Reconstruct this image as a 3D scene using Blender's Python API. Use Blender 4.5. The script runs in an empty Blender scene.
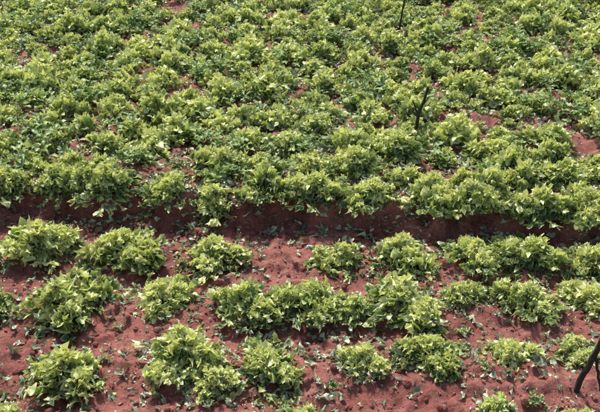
import bpy, math, random
import numpy as np
from mathutils import Vector, Matrix

random.seed(7)
scene = bpy.context.scene
scene.view_settings.view_transform = 'Standard'
scene.view_settings.look = 'None'
scene.view_settings.exposure = 0

# ------------------------------------------------------------------ noise
def _hash(ix, iy, seed):
    n = (ix.astype(np.int64)*374761393 + iy.astype(np.int64)*668265263 + seed*1274126177) & 0x7fffffff
    n = ((n ^ (n >> 13))*1274126177) & 0x7fffffff
    n = (n ^ (n >> 16)) & 0xffff
    return n/65535.0
def vnoise(x, y, seed=0):
    x = np.asarray(x, float); y = np.asarray(y, float)
    ix = np.floor(x); iy = np.floor(y); fx = x-ix; fy = y-iy
    fx = fx*fx*(3-2*fx); fy = fy*fy*(3-2*fy)
    a = _hash(ix, iy, seed); b = _hash(ix+1, iy, seed); c = _hash(ix, iy+1, seed); d = _hash(ix+1, iy+1, seed)
    return (a*(1-fx)+b*fx)*(1-fy)+(c*(1-fx)+d*fx)*fy*1.0
def rn(x, y, seed):
    return vnoise(x*0.8+y*0.6+13.7, -x*0.6+y*0.8+4.1, seed)-0.5

# ------------------------------------------------------------------ terrain
BANK = 0.15
def bank_line(x):
    xc = np.clip(x, -6, 6)
    return 4.46-0.085*xc+0.04*rn(x*1.3, x*0+2.0, 5)*2
def smooth(t):
    t = np.clip(t, 0, 1); return t*t*(3-2*t)
def height(x, y):
    x = np.asarray(x, float); y = np.asarray(y, float)
    yb = bank_line(x)
    up = smooth((y-yb+0.08*rn(x*8, y*8, 3)*2+0.08*rn(x*2.6, y*0+1, 4)*2)/(0.14+.06*rn(x*2, y*0+3, 6)))
    z = up*BANK
    yy = np.clip(y-yb, 0, 60)
    z = z+0.045*yy+0.0008*yy*yy
    near = 1-smooth((np.maximum(np.abs(x), np.abs(y-5))-12)/10)
    low = 1-up
    z = z+near*low*0.020*np.cos((y-(4.08-0.04*x))/0.5*2*math.pi)
    z = z+near*(0.045*rn(x*1.6, y*1.6, 11)+0.030*rn(x*5, y*5, 12)+0.020*rn(x*14, y*14, 13)+0.017*rn(x*30, y*30, 14))
    cl = rn(x*19, y*19, 15); cb = rn(x*11, y*11, 16)
    edge = np.exp(-((y-yb)/0.22)**2)
    z = z+near*(0.020*smooth((cl-0.10)/0.2)+edge*0.030*smooth((cb-0.05)/0.2))
    far = smooth((np.hypot(x, y)-40)/150)
    z = z+far*(30*(rn(x/120, y/120, 21)+0.45))
    return z
def h1(x, y): return float(height(np.array([x]), np.array([y]))[0])

def axis(a, b, step, lo, hi, g=1.06):
    core = list(np.arange(a, b+step/2, step))
    s = step; v = core[-1]; r = []
    while v < hi: s *= g; v += s; r.append(v)
    s = step; v = core[0]; l = []
    while v > lo: s *= g; v -= s; l.append(v)
    return np.array(l[::-1]+core+r)

# ------------------------------------------------------------------ material helpers
def new_mat(name):
    m = bpy.data.materials.new(name); m.use_nodes = True
    nt = m.node_tree; nt.nodes.clear()
    return m, nt, nt.nodes, nt.links
def ramp(nodes, stops):
    r = nodes.new('ShaderNodeValToRGB'); e = r.color_ramp.elements
    e[0].position, e[0].color = stops[0][0], (*stops[0][1], 1)
    e[1].position, e[1].color = stops[-1][0], (*stops[-1][1], 1)
    for p, c in stops[1:-1]:
        k = e.new(p); k.color = (*c, 1)
    return r
def mixc(nodes, links, fac, a, b, mode='MIX'):
    m = nodes.new('ShaderNodeMix'); m.data_type = 'RGBA'; m.blend_type = mode
    for sock, val in ((m.inputs[0], fac), (m.inputs[6], a), (m.inputs[7], b)):
        if isinstance(val, (int, float)): sock.default_value = val
        elif isinstance(val, tuple): sock.default_value = (*val, 1)
        else: links.new(val, sock)
    return m.outputs[2]
def noise(nodes, links, vec, scale, detail=4, rough=0.6):
    n = nodes.new('ShaderNodeTexNoise'); n.inputs['Scale'].default_value = scale
    n.inputs['Detail'].default_value = detail; n.inputs['Roughness'].default_value = rough
    links.new(vec, n.inputs['Vector']); return n.outputs['Fac']

def soil_material(clod=False):
    m, nt, N, L = new_mat('red_soil_clod' if clod else 'red_soil')
    out = N.new('ShaderNodeOutputMaterial'); bs = N.new('ShaderNodeBsdfPrincipled')
    L.new(bs.outputs[0], out.inputs[0])
    geo = N.new('ShaderNodeNewGeometry'); P = geo.outputs['Position']
    a = ramp(N, [(0.3, (0.24, 0.070, 0.054)), (0.5, (0.43, 0.148, 0.117)), (0.72, (0.57, 0.25, 0.205))])
    L.new(noise(N, L, P, 3.2, 6, 0.6), a.inputs[0])
    b = ramp(N, [(0.32, (0.42, 0.38, 0.38)), (0.6, (1, 1, 1))])
    L.new(noise(N, L, P, 38, 5, 0.65), b.inputs[0])
    c = mixc(N, L, 0.75, a.outputs[0], b.outputs[0], 'MULTIPLY')
    h = ramp(N, [(0.54, (0, 0, 0)), (0.66, (1, 1, 1))]); L.new(noise(N, L, P, 17, 4, 0.7), h.inputs[0])
    hm = N.new('ShaderNodeMath'); hm.operation = 'MULTIPLY'; hm.inputs[1].default_value = 0.55
    L.new(h.outputs[0], hm.inputs[0])
    c = mixc(N, L, hm.outputs[0], c, (0.15, 0.080, 0.055))
    if not clod:
        ln = N.new('ShaderNodeVectorMath'); ln.operation = 'LENGTH'; L.new(P, ln.inputs[0])
        mr = N.new('ShaderNodeMapRange'); mr.inputs[1].default_value = 14; mr.inputs[2].default_value = 24
        L.new(ln.outputs['Value'], mr.inputs[0])
        gr = ramp(N, [(0.35, (0.05, 0.08, 0.025)), (0.65, (0.12, 0.15, 0.05))])
        L.new(noise(N, L, P, 0.6, 4, 0.7), gr.inputs[0])
        c = mixc(N, L, mr.outputs[0], c, gr.outputs[0])
    L.new(c, bs.inputs['Base Color'])
    bs.inputs['Roughness'].default_value = 0.75
    bs.inputs['Specular IOR Level'].default_value = 0.35
    bp = N.new('ShaderNodeBump'); bp.inputs['Strength'].default_value = 0.95; bp.inputs['Distance'].default_value = 0.018
    L.new(noise(N, L, P, 50, 5, 0.7), bp.inputs['Height'])
    L.new(bp.outputs[0], bs.inputs['Normal'])
    return m

def leaf_material(name, young, mid, old, dead, trans=0.32, rough=0.42, deadat=0.93, vein=0.5, edge=.5, gloss=.07):
    """vertex colour: R = distance from midrib, G = age (0 inner..1 outer), B = random per leaf"""
    m, nt, N, L = new_mat(name)
    out = N.new('ShaderNodeOutputMaterial')
    at = N.new('ShaderNodeAttribute'); at.attribute_name = 'leafdata'
    sp = N.new('ShaderNodeSeparateColor'); L.new(at.outputs['Color'], sp.inputs[0])
    oi = N.new('ShaderNodeObjectInfo'); geo = N.new('ShaderNodeNewGeometry')
    P = geo.outputs['Position']
    def madd(a, k, b):
        q = N.new('ShaderNodeMath'); q.operation = 'MULTIPLY_ADD'; L.new(a, q.inputs[0]); q.inputs[1].default_value = k
        if isinstance(b, float): q.inputs[2].default_value = b
        else: L.new(b, q.inputs[2])
        return q.outputs[0]
    t = madd(sp.outputs[2], 0.5, -0.75)
    t = madd(sp.outputs[1], 1.15, t)
    t = madd(oi.outputs['Random'], 0.42, t)
    nf = noise(N, L, P, 22, 1, 0.6)
    t = madd(nf, 0.5, t)
    r = ramp(N, [(0.05, young), (0.40, mid), (0.85, old)]); L.new(t, r.inputs[0])
    c = r.outputs[0]
    vr = ramp(N, [(0.0, (vein,)*3), (0.3, (0, 0, 0))]); L.new(sp.outputs[0], vr.inputs[0])
    c = mixc(N, L, vr.outputs[0], c, (0.60, 0.66, 0.40))
    er = ramp(N, [(0.6, (0, 0, 0)), (1.0, (edge,)*3)]); L.new(sp.outputs[0], er.inputs[0])
    c = mixc(N, L, er.outputs[0], c, young)
    gt = N.new('ShaderNodeMath'); gt.operation = 'GREATER_THAN'; gt.inputs[1].default_value = deadat
    L.new(sp.outputs[2], gt.inputs[0])
    c = mixc(N, L, gt.outputs[0], c, dead)
    df = N.new('ShaderNodeBsdfDiffuse'); L.new(c, df.inputs[0])
    tr = N.new('ShaderNodeBsdfTranslucent')
    tc = mixc(N, L, 1.0, c, (1.1, 1.12, 0.6), 'MULTIPLY'); L.new(tc, tr.inputs['Color'])
    mx = N.new('ShaderNodeMixShader'); mx.inputs[0].default_value = trans
    L.new(df.outputs[0], mx.inputs[1]); L.new(tr.outputs[0], mx.inputs[2])
    gl = N.new('ShaderNodeBsdfGlossy'); gl.inputs['Roughness'].default_value = rough; gl.inputs['Color'].default_value = (1, 1, 1, 1)
    m2 = N.new('ShaderNodeMixShader'); m2.inputs[0].default_value = gloss
    L.new(mx.outputs[0], m2.inputs[1]); L.new(gl.outputs[0], m2.inputs[2]); L.new(m2.outputs[0], out.inputs[0])
    return m

M_SOIL = soil_material(); M_CLOD = soil_material(True)
M_LET = leaf_material('lettuce_leaf', (0.84, 0.86, 0.42), (0.49, 0.59, 0.19), (0.09, 0.17, 0.052), (0.34, 0.31, 0.15), 0.32, 0.42, 0.97, .4, .55, .05)
M_WEED = leaf_material('weed_leaf', (0.44, 0.53, 0.21), (0.24, 0.36, 0.11), (0.09, 0.18, 0.05), (0.25, 0.19, 0.09), 0.33, 0.45, 0.97, .3, .2, .04)
M_LIT = leaf_material('wilted_leaf', (0.54, 0.60, 0.38), (0.31, 0.38, 0.22), (0.13, 0.17, 0.09), (0.30, 0.21, 0.14), 0.22, 0.38, 0.84, 0.4, .3, .07)

# ------------------------------------------------------------------ mesh accumulation
class Acc:
    def __init__(s): s.v = []; s.f = []; s.c = []; s.n = 0
    def grid(s, P, C):
        nu, nv = P.shape[:2]
        s.v.append(P.reshape(-1, 3)); s.c.append(C.reshape(-1, 3))
        i = np.arange(nu*nv).reshape(nu, nv)+s.n
        s.f.append(np.stack([i[:-1, :-1], i[1:, :-1], i[1:, 1:], i[:-1, 1:]], -1).reshape(-1, 4))
        s.n += nu*nv
    def mesh(s, name, mat):
        V = np.concatenate(s.v).astype(np.float32); F = np.concatenate(s.f).astype(np.int32); C = np.concatenate(s.c)
        me = bpy.data.meshes.new(name)
        me.vertices.add(len(V)); me.vertices.foreach_set('co', V.ravel())
        me.loops.add(F.size); me.loops.foreach_set('vertex_index', F.ravel())
        me.polygons.add(len(F)); me.polygons.foreach_set('loop_start', np.arange(0, F.size, 4, dtype=np.int32))
        me.polygons.foreach_set('use_smooth', np.ones(len(F), bool))
        a = me.attributes.new('leafdata', 'FLOAT_COLOR', 'POINT')
        a.data.foreach_set('color', np.concatenate([C, np.ones((len(C), 1))], 1).astype(np.float32).ravel())
        me.materials.append(mat); me.update(calc_edges=True)
        return me
def link(name, me, parent=None):
    o = bpy.data.objects.new(name, me); scene.collection.objects.link(o)
    if parent: o.parent = parent
    return o

def leaf(acc, rng, base, yaw, th0, curl, L, W, nu, nv, ruf, fr, age, roll=0.0, cup=0.3, lobes=3.5, lobamp=0.22, tipw=0.45, floor=0.004, stem=0.16):
    u = np.linspace(0, 1, nu)[:, None]; v = np.linspace(-1, 1, nv)[None, :]
    th = th0-curl*u[:, 0]**1.3
    ds = L/(nu-1)
    r = np.concatenate([[0], np.cumsum(np.cos(th[:-1])*ds)]); z = np.concatenate([[0], np.cumsum(np.sin(th[:-1])*ds)])
    bend = rng.normal(0, 0.25)*L
    prof = stem+(1-stem)*np.clip(u, 0, 1)**0.9*np.where(u < 0.68, 1, np.sqrt(np.clip(1-((u-0.68)/0.32)**2*(1-tipw**2), 0, 1)))
    ph = rng.uniform(0, 6.28, 8)
    w = W*prof*(1+lobamp*np.sin(2*math.pi*lobes*u+np.where(v > 0, ph[0], ph[1]))*np.clip(u*2, 0, 1))
    av = np.abs(v)
    e = (av**1.6)*np.clip(u*1.6, 0, 1); et = np.clip(u*2-1, 0, 1)**2
    wave = np.sin(2*math.pi*fr*u+np.where(v > 0, ph[2], ph[3])+av*1.5)+0.5*np.sin(2*math.pi*fr*2.1*u+ph[4]+v*2)
    wt = np.sin(v*math.pi*fr*0.55+ph[5])+0.5*np.sin(v*math.pi*fr*1.2+ph[6])
    nrm = ruf*(e*wave+et*wt*0.9)+cup*w*av**2
    side = v*w
    cr, sr = math.cos(roll), math.sin(roll)
    s2 = side*cr-nrm*sr; n2 = side*sr+nrm*cr
    c, s = np.cos(th)[:, None], np.sin(th)[:, None]
    fx = r[:, None]-n2*s; fz = z[:, None]+n2*c; fy = s2+bend*u**2
    cy, sy = math.cos(yaw), math.sin(yaw)
    P = np.stack([base[0]+fx*cy-fy*sy, base[1]+fx*sy+fy*cy, base[2]+fz], -1)
    low = P[..., 2] < floor
    P[..., 2] = np.where(low, floor+0.25*np.abs(P[..., 2]-floor)*rng.uniform(0.2, 1), P[..., 2])
    C = np.zeros(P.shape)
    C[..., 0] = av*np.ones_like(u); C[..., 1] = np.clip(age+0.45*(0.55-u)*np.ones_like(v), 0, 1); C[..., 2] = rng.uniform()
    acc.grid(P, C)

SR4 = np.array([.03, .5, .76, 1.0]); SR3 = np.array([.03, .6, 1.0])
def frill(acc, rng, base, yaw, th0, curl, L, W, nphi, SR, ruf, waves, age, roll=0.0, cup=0.2, floor=0.004, tooth=0.16):
    """fan-shaped curly lettuce leaf: a stalk widening to a disc whose margin is gathered into frills"""
    ph = rng.uniform(0, 6.28, 8)
    phi = np.linspace(-2.85, 2.85, nphi)[None, :]; s = SR[:, None]
    c0 = 0.55*L
    R = 1+0.16*np.sin(waves*phi*0.5+ph[0])+s**2.5*(tooth*np.sin(waves*phi+ph[1])+tooth*.9*np.sin(waves*2.4*phi+ph[2]))
    a = c0+s*R*np.cos(phi)*np.where(np.cos(phi) > 0, 0.45*L, 0.55*L)
    back = np.clip(-np.cos(phi), 0, 1)
    b = s*R*np.sin(phi)*W*(1-0.35*back)
    e = s**1.6*(1-0.5*back)
    n = ruf*e*(np.sin(waves*phi+ph[3]+s)+0.65*np.sin(waves*1.9*phi+ph[4]+s*1.5)+.5*np.sin(waves*2.9*phi+ph[6]))
    tang = ruf*0.9*e*np.cos(waves*phi+ph[3]+0.8)
    rad = ruf*0.6*e*np.cos(waves*1.4*phi+ph[7])
    a = a-tang*np.sin(phi)+rad*np.cos(phi); b = b+tang*np.cos(phi)+rad*np.sin(phi)
    n = n+cup*b*b/W+0.55*ruf*np.sin(a/L*9+ph[5])*np.cos(b/W*3+ph[7])
    u = np.clip(a/L, -0.1, 1.25)
    K = 24; uu = np.linspace(-0.1, 1.25, K); th = th0-curl*np.clip(uu, 0, 2)**1.3
    du = (uu[1]-uu[0])*L
    rr = np.concatenate([[0], np.cumsum(np.cos(th[:-1])*du)]); zz = np.concatenate([[0], np.cumsum(np.sin(th[:-1])*du)])
    rr -= np.interp(0, uu, rr); zz -= np.interp(0, uu, zz)
    r = np.interp(u, uu, rr); z = np.interp(u, uu, zz); T = np.interp(u, uu, th)
    cr, sr = math.cos(roll), math.sin(roll)
    s2 = b*cr-n*sr; n2 = b*sr+n*cr
    fx = r-n2*np.sin(T); fz = z+n2*np.cos(T)
    cy, sy = math.cos(yaw), math.sin(yaw)
    P = np.stack([base[0]+fx*cy-s2*sy, base[1]+fx*sy+s2*cy, base[2]+fz], -1)
    low = P[..., 2] < floor
    P[..., 2] = np.where(low, floor+0.3*np.abs(P[..., 2]-floor)*rng.uniform(0.2, 1), P[..., 2])
    C = np.zeros(P.shape)
    mid = np.clip(np.abs(b)/(W*0.35), 0, .6)
    C[..., 0] = np.where(s > .8, 0.6+0.4*(s-.8)/.2, mid*np.ones_like(s)); C[..., 1] = np.clip(age+0.5*(0.6-u), 0, 1); C[..., 2] = rng.uniform()
    acc.grid(P, C)

def lettuce_mesh(seed, hi=True):
    rng = np.random.default_rng(seed); acc = Acc()
    heads = [(0, 0, 1.0)]
    for k in range(rng.integers(3, 6)):
        a = rng.uniform(0, 6.28); d = rng.uniform(0.07, 0.155); heads.append((d*math.cos(a), d*math.sin(a), rng.uniform(0.35, 0.8)))
    ht = rng.uniform(0.8, 1.1)
    for hx, hy, hs in heads:
        n = int((125 if hs == 1 else 56)*(1 if hi else .48)); off = rng.uniform(0, 6.28)
        lean = rng.normal(0, .02, 2)
        for i in range(n):
            f = (i+0.5)/n
            yaw = off+i*2.39996+rng.normal(0, 0.8)
            th0 = math.radians(80-52*f**0.9+rng.normal(0, 26))
            curl = math.radians(10+75*f+rng.normal(0, 55))
            Lf = (0.038+0.044*f**0.8)*hs**0.4*rng.uniform(0.5, 1.45)*ht*(1 if hi else 1.28)
            Wf = Lf*rng.uniform(0.18, 0.36)
            rad = rng.uniform(0, .088)*f**.5
            b = (hx+rad*math.cos(yaw)+lean[0]*(1-f), hy+rad*math.sin(yaw)+lean[1]*(1-f), (0.115*(1-f)+.010+rng.uniform(0, .03)*(1-rad/.1))*ht*hs)
            frill(acc, rng, b, yaw, th0, curl, Lf, Wf, 36 if hi else 20, SR4 if hi else SR3, 0.0105*rng.uniform(0.8, 1.6), rng.uniform(4.0, 5.8) if hi else rng.uniform(2.2, 3.3), 0.9*f**1.1,
                  rng.normal(0, 0.9), rng.uniform(-0.7, 0.7), tooth=rng.uniform(.25, .5) if hi else .28)
    for i in range(30 if hi else 16):
        yaw = rng.uniform(0, 6.28); d = rng.uniform(.05, .18)
        frill(acc, rng, (d*math.cos(yaw), d*math.sin(yaw), 0.020), yaw+rng.normal(0, .9), math.radians(rng.uniform(-5, 30)), math.radians(rng.uniform(10, 70)), rng.uniform(0.05, 0.11),
             rng.uniform(0.012, 0.026), 26, SR3, 0.010, rng.uniform(3, 4), rng.uniform(0.3, 1.0), rng.normal(0, 0.8), 0.1, tooth=.3)
    return acc.mesh('lettuce_leaves_%d' % seed, M_LET)

def weed_mesh(seed):
    rng = np.random.default_rng(seed); acc = Acc()
    ns = rng.integers(4, 9); tall = rng.uniform(0.06, 0.17)
    for s in range(ns):
        a = rng.uniform(0, 6.28); tilt = rng.uniform(0.1, 0.9); H = tall*rng.uniform(0.6, 1.2)
        bx, by = rng.normal(0, 0.03, 2)
        dx, dy = math.cos(a)*math.sin(tilt), math.sin(a)*math.sin(tilt)
        for qq in (0, 1.57):
            u = np.linspace(0, 1, 4)[:, None]; v = np.array([[-1, 1.0]])
            rr = 0.0018*(1.2-u)
            P = np.stack([bx+dx*H*u+v*rr*math.cos(qq), by+dy*H*u+v*rr*math.sin(qq), H*u*math.cos(tilt)+0*v], -1)
            C = np.zeros(P.shape); C[..., 0] = 0.5; C[..., 1] = 0.7; C[..., 2] = 0.4
            acc.grid(P, C)
        nl = rng.integers(5, 10)
        for i in range(nl):
            t = 0.15+0.85*(i+1)/nl
            leaf(acc, rng, (bx+dx*H*t, by+dy*H*t, H*t*math.cos(tilt)), i*2.4+rng.normal(0, .4), math.radians(rng.uniform(5, 55)), math.radians(rng.uniform(10, 70)),
                 rng.uniform(0.04, 0.085)*(1.25-0.5*t), rng.uniform(0.012, 0.022), 8, 5, 0.005, 2, rng.uniform(0.1, 1)*(1.1-0.5*t), rng.normal(0, .3), 0.3, 2.5, 0.25, 0.15)
    return acc.mesh('weed_leaves_%d' % seed, M_WEED)

LET = [lettuce_mesh(100+i) for i in range(11)]
LETB = [lettuce_mesh(200+i, False) for i in range(9)]
WEED = [weed_mesh(300+i) for i in range(7)]

# ------------------------------------------------------------------ ground
xs = axis(-2.5, 2.5, 0.014, -400, 400); ys = axis(2.5, 4.9, 0.014, -300, 500)
X, Y = np.meshgrid(xs, ys, indexing='ij'); Z = height(X, Y)
g = Acc(); Pg = np.stack([X, Y, Z], -1); g.grid(Pg, np.zeros(Pg.shape))
link('ground', g.mesh('ground', M_SOIL))

# ------------------------------------------------------------------ lettuces
def place(name, me, x, y, s, parent=None, sink=0.012, zs=1.0, z=None):
    o = link(name, me, parent)
    o.location = (x, y, (h1(x, y) if z is None else z)-sink)
    o.rotation_euler = (random.gauss(0, 0.09), random.gauss(0, 0.09), random.uniform(0, 6.28))
    o.scale = (s, s, s*zs)
    return o
front = [
 (-1.56,4.14,1.08),(-1.02,4.10,1.18),(-0.50,4.07,1.02),(0.26,4.06,.80),(.58,4.04,1.0),(.97,4.02,.95),(1.34,4.03,1.1),(1.68,3.99,1.0),
 (-1.66,3.60,.88),(-1.21,3.56,1.15),(-.72,3.60,1.0),(-.27,3.55,.95),(.04,3.55,1.05),(.28,3.52,.68),(.48,3.55,1.1),(.86,3.62,.72),(1.20,3.58,.95),(1.54,3.60,.88),
 (-1.09,3.02,1.1),(-.58,3.12,.95),(-.40,2.98,.62),(-.14,3.07,1.02),(.31,3.12,.60),(.64,3.16,.84),(1.02,3.14,.76),(1.33,3.22,.60),
 (-1.40,2.76,.75),(.0,2.70,.58),(.86,2.78,.66),(1.24,2.70,.58),
 (-.6,2.40,.8),(-.1,2.36,.8),(.5,2.40,.8),(1.0,2.4,.8)]
plants = []
for i, (x, y, s) in enumerate(front):
    place('lettuce', LET[(i*4) % 11], x, y, s, zs=random.uniform(.85, 1.0)); plants.append((x, y, s))
side = []
for yrow in (4.08, 3.58, 3.08, 2.6, 2.1, 1.6):
    for sgn in (-1, 1):
        x = 2.05
        while x < 5:
            side.append((sgn*x+random.gauss(0, .04), yrow+random.gauss(0, .04), random.uniform(.8, 1.1))); x += random.uniform(.38, .5)
for yrow in (1.95, 1.5):
    x = -1.8
    while x < 1.9:
        side.append((x, yrow+random.gauss(0, .03), random.uniform(.6, .9))); x += .45
low = bpy.data.objects.new('lettuce_rows', None); scene.collection.objects.link(low)
for x, y, s in side:
    place('row_plant', LETB[random.randrange(9)], x, y, s, low); plants.append((x, y, s))
fld = bpy.data.objects.new('lettuce_field', None); scene.collection.objects.link(fld)
back = []
for k in range(30):
    x = -6.5+random.uniform(0, .3)
    while x < 6.5:
        yb = float(bank_line(np.array([x]))[0])
        y = yb+0.105+k*0.285+random.gauss(0, 0.025 if k == 0 else .04)
        bare = rn(x*1.3, y*1.3, 31)+0.5*rn(x*4, y*4, 32)
        if k == 0 or bare < 0.41:
            s = random.uniform(.9, 1.1) if k == 0 else random.uniform(.68, 1.1)
            back.append((x, y, s))
        x += random.uniform(.28, .37)
for x, y, s in back:
    me = LET[random.randrange(11)] if y < 5.1 else LETB[random.randrange(9)]
    place('field_plant', me, x, y, s, fld, zs=random.uniform(.85, 1.15)); plants.append((x, y, s))

wd = bpy.data.objects.new('weeds', None); scene.collection.objects.link(wd)
for i in range(700):
    x = random.uniform(-5, 5); y = 4.75+7*random.random()**1.2
    if y < float(bank_line(np.array([x]))[0])+.15: continue
    place('weed', WEED[random.randrange(7)], x, y, random.uniform(.7, 1.3), wd, 0.003)
for i in range(50):
    x = random.uniform(-2.5, 2.5); y = random.uniform(2.6, 4.6)
    place('weed', WEED[random.randrange(7)], x, y, random.uniform(.25, .5), wd, 0.003)

# ------------------------------------------------------------------ fallen leaves on the soil (one mesh)
acc = Acc(); rng = np.random.default_rng(5); D = []
vis = [p for p in plants if abs(p[0]) < 3.0 and 2.2 < p[1] < 4.7]
for i in range(8000):
    p = vis[rng.integers(len(vis))]; a = rng.uniform(0, 6.28); d = (0.12+abs(rng.normal(0, .12)))*p[2]
    D.append((p[0]+d*math.cos(a)*1.5, p[1]+d*math.sin(a), 0.008+.06*rng.uniform()**1.8))
for i in range(2600):
    D.append((rng.uniform(-2.8, 2.8), rng.uniform(2.2, 4.6), rng.uniform(.005, .025)))
for i in range(900):
    x = rng.uniform(-2.8, 2.8); D.append((x, float(bank_line(np.array([x]))[0])+rng.uniform(-.15, .2), rng.uniform(.02, .07)))
for i in range(14000):
    x = rng.uniform(-4.5, 4.5)
    D.append((x, 4.6-.085*x+rng.uniform()**1.1*5.5, rng.uniform(.03, .08)))
D = np.array(D); DZ = height(D[:, 0], D[:, 1])
for (x, y, L_), z in zip(D, DZ):
    frill(acc, rng, (x, y, z+0.004+rng.uniform(0, .008)), rng.uniform(0, 6.28), math.radians(rng.uniform(-5, 35)), math.radians(rng.uniform(0, 80)), L_, L_*rng.uniform(.14, .34),
         15, SR3, L_*0.15, rng.uniform(1.8, 2.8), rng.uniform(0, 1), rng.normal(0, .5), rng.uniform(-.5, .8), floor=z+0.001, tooth=.3)
link('fallen_leaves', acc.mesh('fallen_leaves', M_LIT))

# ------------------------------------------------------------------ soil clods (one mesh)
bpy.ops.mesh.primitive_ico_sphere_add(subdivisions=2, radius=1); t = bpy.context.object
tv = np.array([v.co[:] for v in t.data.vertices]); tf = np.array([p.vertices[:] for p in t.data.polygons])
bpy.data.objects.remove(t)
VV = []; FF = []; n = 0
NC = 4600; cx = rng.uniform(-2.8, 2.8, NC); cyy = rng.uniform(2.3, 4.8, NC)
nb = 800; cyy[:nb] = bank_line(cx[:nb])+rng.normal(-.05, .1, nb)
cz = height(cx, cyy)
for k, (x, y, z) in enumerate(zip(cx, cyy, cz)):
    s = 0.004+0.017*rng.uniform()**(3.5 if k >= nb else 2.5)
    sc = s*rng.uniform(.6, 1.2, 3)
    nz = 1+0.35*rng.normal(0, 1, 3)@np.sin(tv*2.3+rng.uniform(0, 6, 3)).T*0.5+0.08*rng.normal(0, 1, len(tv))
    v = tv*nz[:, None]*sc
    a = rng.uniform(0, 6.28); v = np.stack([v[:, 0]*math.cos(a)-v[:, 1]*math.sin(a), v[:, 0]*math.sin(a)+v[:, 1]*math.cos(a), v[:, 2]], 1)
    VV.append(v+np.array([x, y, z+s*.1])); FF.append(tf+n); n += len(tv)
me = bpy.data.meshes.new('soil_clods'); me.from_pydata(np.concatenate(VV).tolist(), [], np.concatenate(FF).tolist())
me.materials.append(M_CLOD); me.update(); link('soil_clods', me)

# ------------------------------------------------------------------ stakes
def bark():
    m, nt, N, L = new_mat('dark_weathered_wood')
    out = N.new('ShaderNodeOutputMaterial'); bs = N.new('ShaderNodeBsdfPrincipled'); L.new(bs.outputs[0], out.inputs[0])
    tc = N.new('ShaderNodeTexCoord'); mp = N.new('ShaderNodeMapping'); mp.inputs['Scale'].default_value = (1, 1, .15)
    L.new(tc.outputs['Object'], mp.inputs[0])
    f = noise(N, L, mp.outputs[0], 120, 5, .7)
    r = ramp(N, [(.3, (.012, .009, .008)), (.7, (.05, .036, .03))]); L.new(f, r.inputs[0]); L.new(r.outputs[0], bs.inputs['Base Color'])
    bs.inputs['Roughness'].default_value = .85
    bp = N.new('ShaderNodeBump'); bp.inputs['Strength'].default_value = .8; bp.inputs['Distance'].default_value = .004
    L.new(f, bp.inputs['Height']); L.new(bp.outputs[0], bs.inputs['Normal'])
    return m
M_BARK = bark()
def tube(bmv, bmf, pts, rad, seg=9, seed=0):
    rg = np.random.default_rng(seed); base = len(bmv)
    pts = [Vector(p) for p in pts]
    for i, p in enumerate(pts):
        d = (pts[min(i+1, len(pts)-1)]-pts[max(i-1, 0)]).normalized()
        a = d.cross(Vector((0.3, 1, 0.1))).normalized(); b = d.cross(a)
        for k in range(seg):
            an = 2*math.pi*k/seg; rr = rad[i]*rg.uniform(.82, 1.15)
            bmv.append(tuple(p+a*math.cos(an)*rr+b*math.sin(an)*rr))
    for i in range(len(pts)-1):
        for k in range(seg):
            bmf.append((base+i*seg+k, base+i*seg+(k+1) % seg, base+(i+1)*seg+(k+1) % seg, base+(i+1)*seg+k))
    bmf.append(tuple(base+k for k in range(seg))[::-1]); bmf.append(tuple(base+(len(pts)-1)*seg+k for k in range(seg)))
def stake(name, x, y, branches):
    v = []; f = []
    for j, (pts, rad) in enumerate(branches):
        P = []; Rr = []
        for i in range(len(pts)-1):
            for q in range(4):
                t = q/4; P.append([pts[i][k]*(1-t)+pts[i+1][k]*t+random.gauss(0, .0025) for k in range(3)]); Rr.append(rad[i]*(1-t)+rad[i+1]*t)
        P.append(pts[-1]); Rr.append(rad[-1])
        tube(v, f, P, Rr, 9, j)
    me = bpy.data.meshes.new(name); me.from_pydata(v, [], f); me.materials.append(M_BARK); me.update()
    o = link(name, me); o.location = (x, y, h1(x, y)); return o
stake('wooden_stake', 1.26, 2.93, [([(0, 0, -.06), (.03, .0, .1), (.065, .0, .21), (.10, .01, .36)], [.013, .014, .013, .010]),
                                    ([(.065, 0, .21), (.085, -.02, .12), (.11, -.03, .02)], [.007, .007, .005])])
stake('wooden_stake', .80, 5.36, [([(0, 0, -.05), (.03, 0, .20), (.08, .0, .40)], [.014, .013, .008]), ([(.02, 0, .2), (-.02, .01, .30)], [.007, .004]),
                                   ([(.035, 0, .24), (.09, .01, .32)], [.007, .004])])
stake('wooden_stake', .93, 7.6, [([(0, 0, -.05), (.02, 0, .2), (.05, .0, .42)], [.009, .008, .006]), ([(.02, 0, .2), (.06, 0, .3)], [.005, .003])])

# ------------------------------------------------------------------ light
az = math.radians(-20)
el = math.radians(55)
sun = bpy.data.lights.new('sun', 'SUN'); sun.energy = 4.3; sun.angle = math.radians(6); sun.color = (1, .97, .91)
so = bpy.data.objects.new('sun', sun); scene.collection.objects.link(so)
d = Vector((math.sin(az)*math.cos(el), math.cos(az)*math.cos(el), math.sin(el)))
so.rotation_euler = d.to_track_quat('Z', 'Y').to_euler()
w = bpy.data.worlds.new('World'); scene.world = w; w.use_nodes = True
nt = w.node_tree; bg = nt.nodes['Background']; sk = nt.nodes.new('ShaderNodeTexSky'); sk.sky_type = 'NISHITA'
sk.sun_disc = False; sk.sun_elevation = el; sk.sun_rotation = az
sk.dust_density = 3.0
nt.links.new(sk.outputs[0], bg.inputs[0]); bg.inputs[1].default_value = .14

cam = bpy.data.cameras.new('camera'); co = bpy.data.objects.new('camera', cam); scene.collection.objects.link(co)
cam.sensor_width = 36; cam.lens = 36*824/600; cam.clip_end = 2000
co.location = (0, 0, 2.57); co.rotation_euler = (math.radians(90-28.5), 0, 0)
scene.camera = co
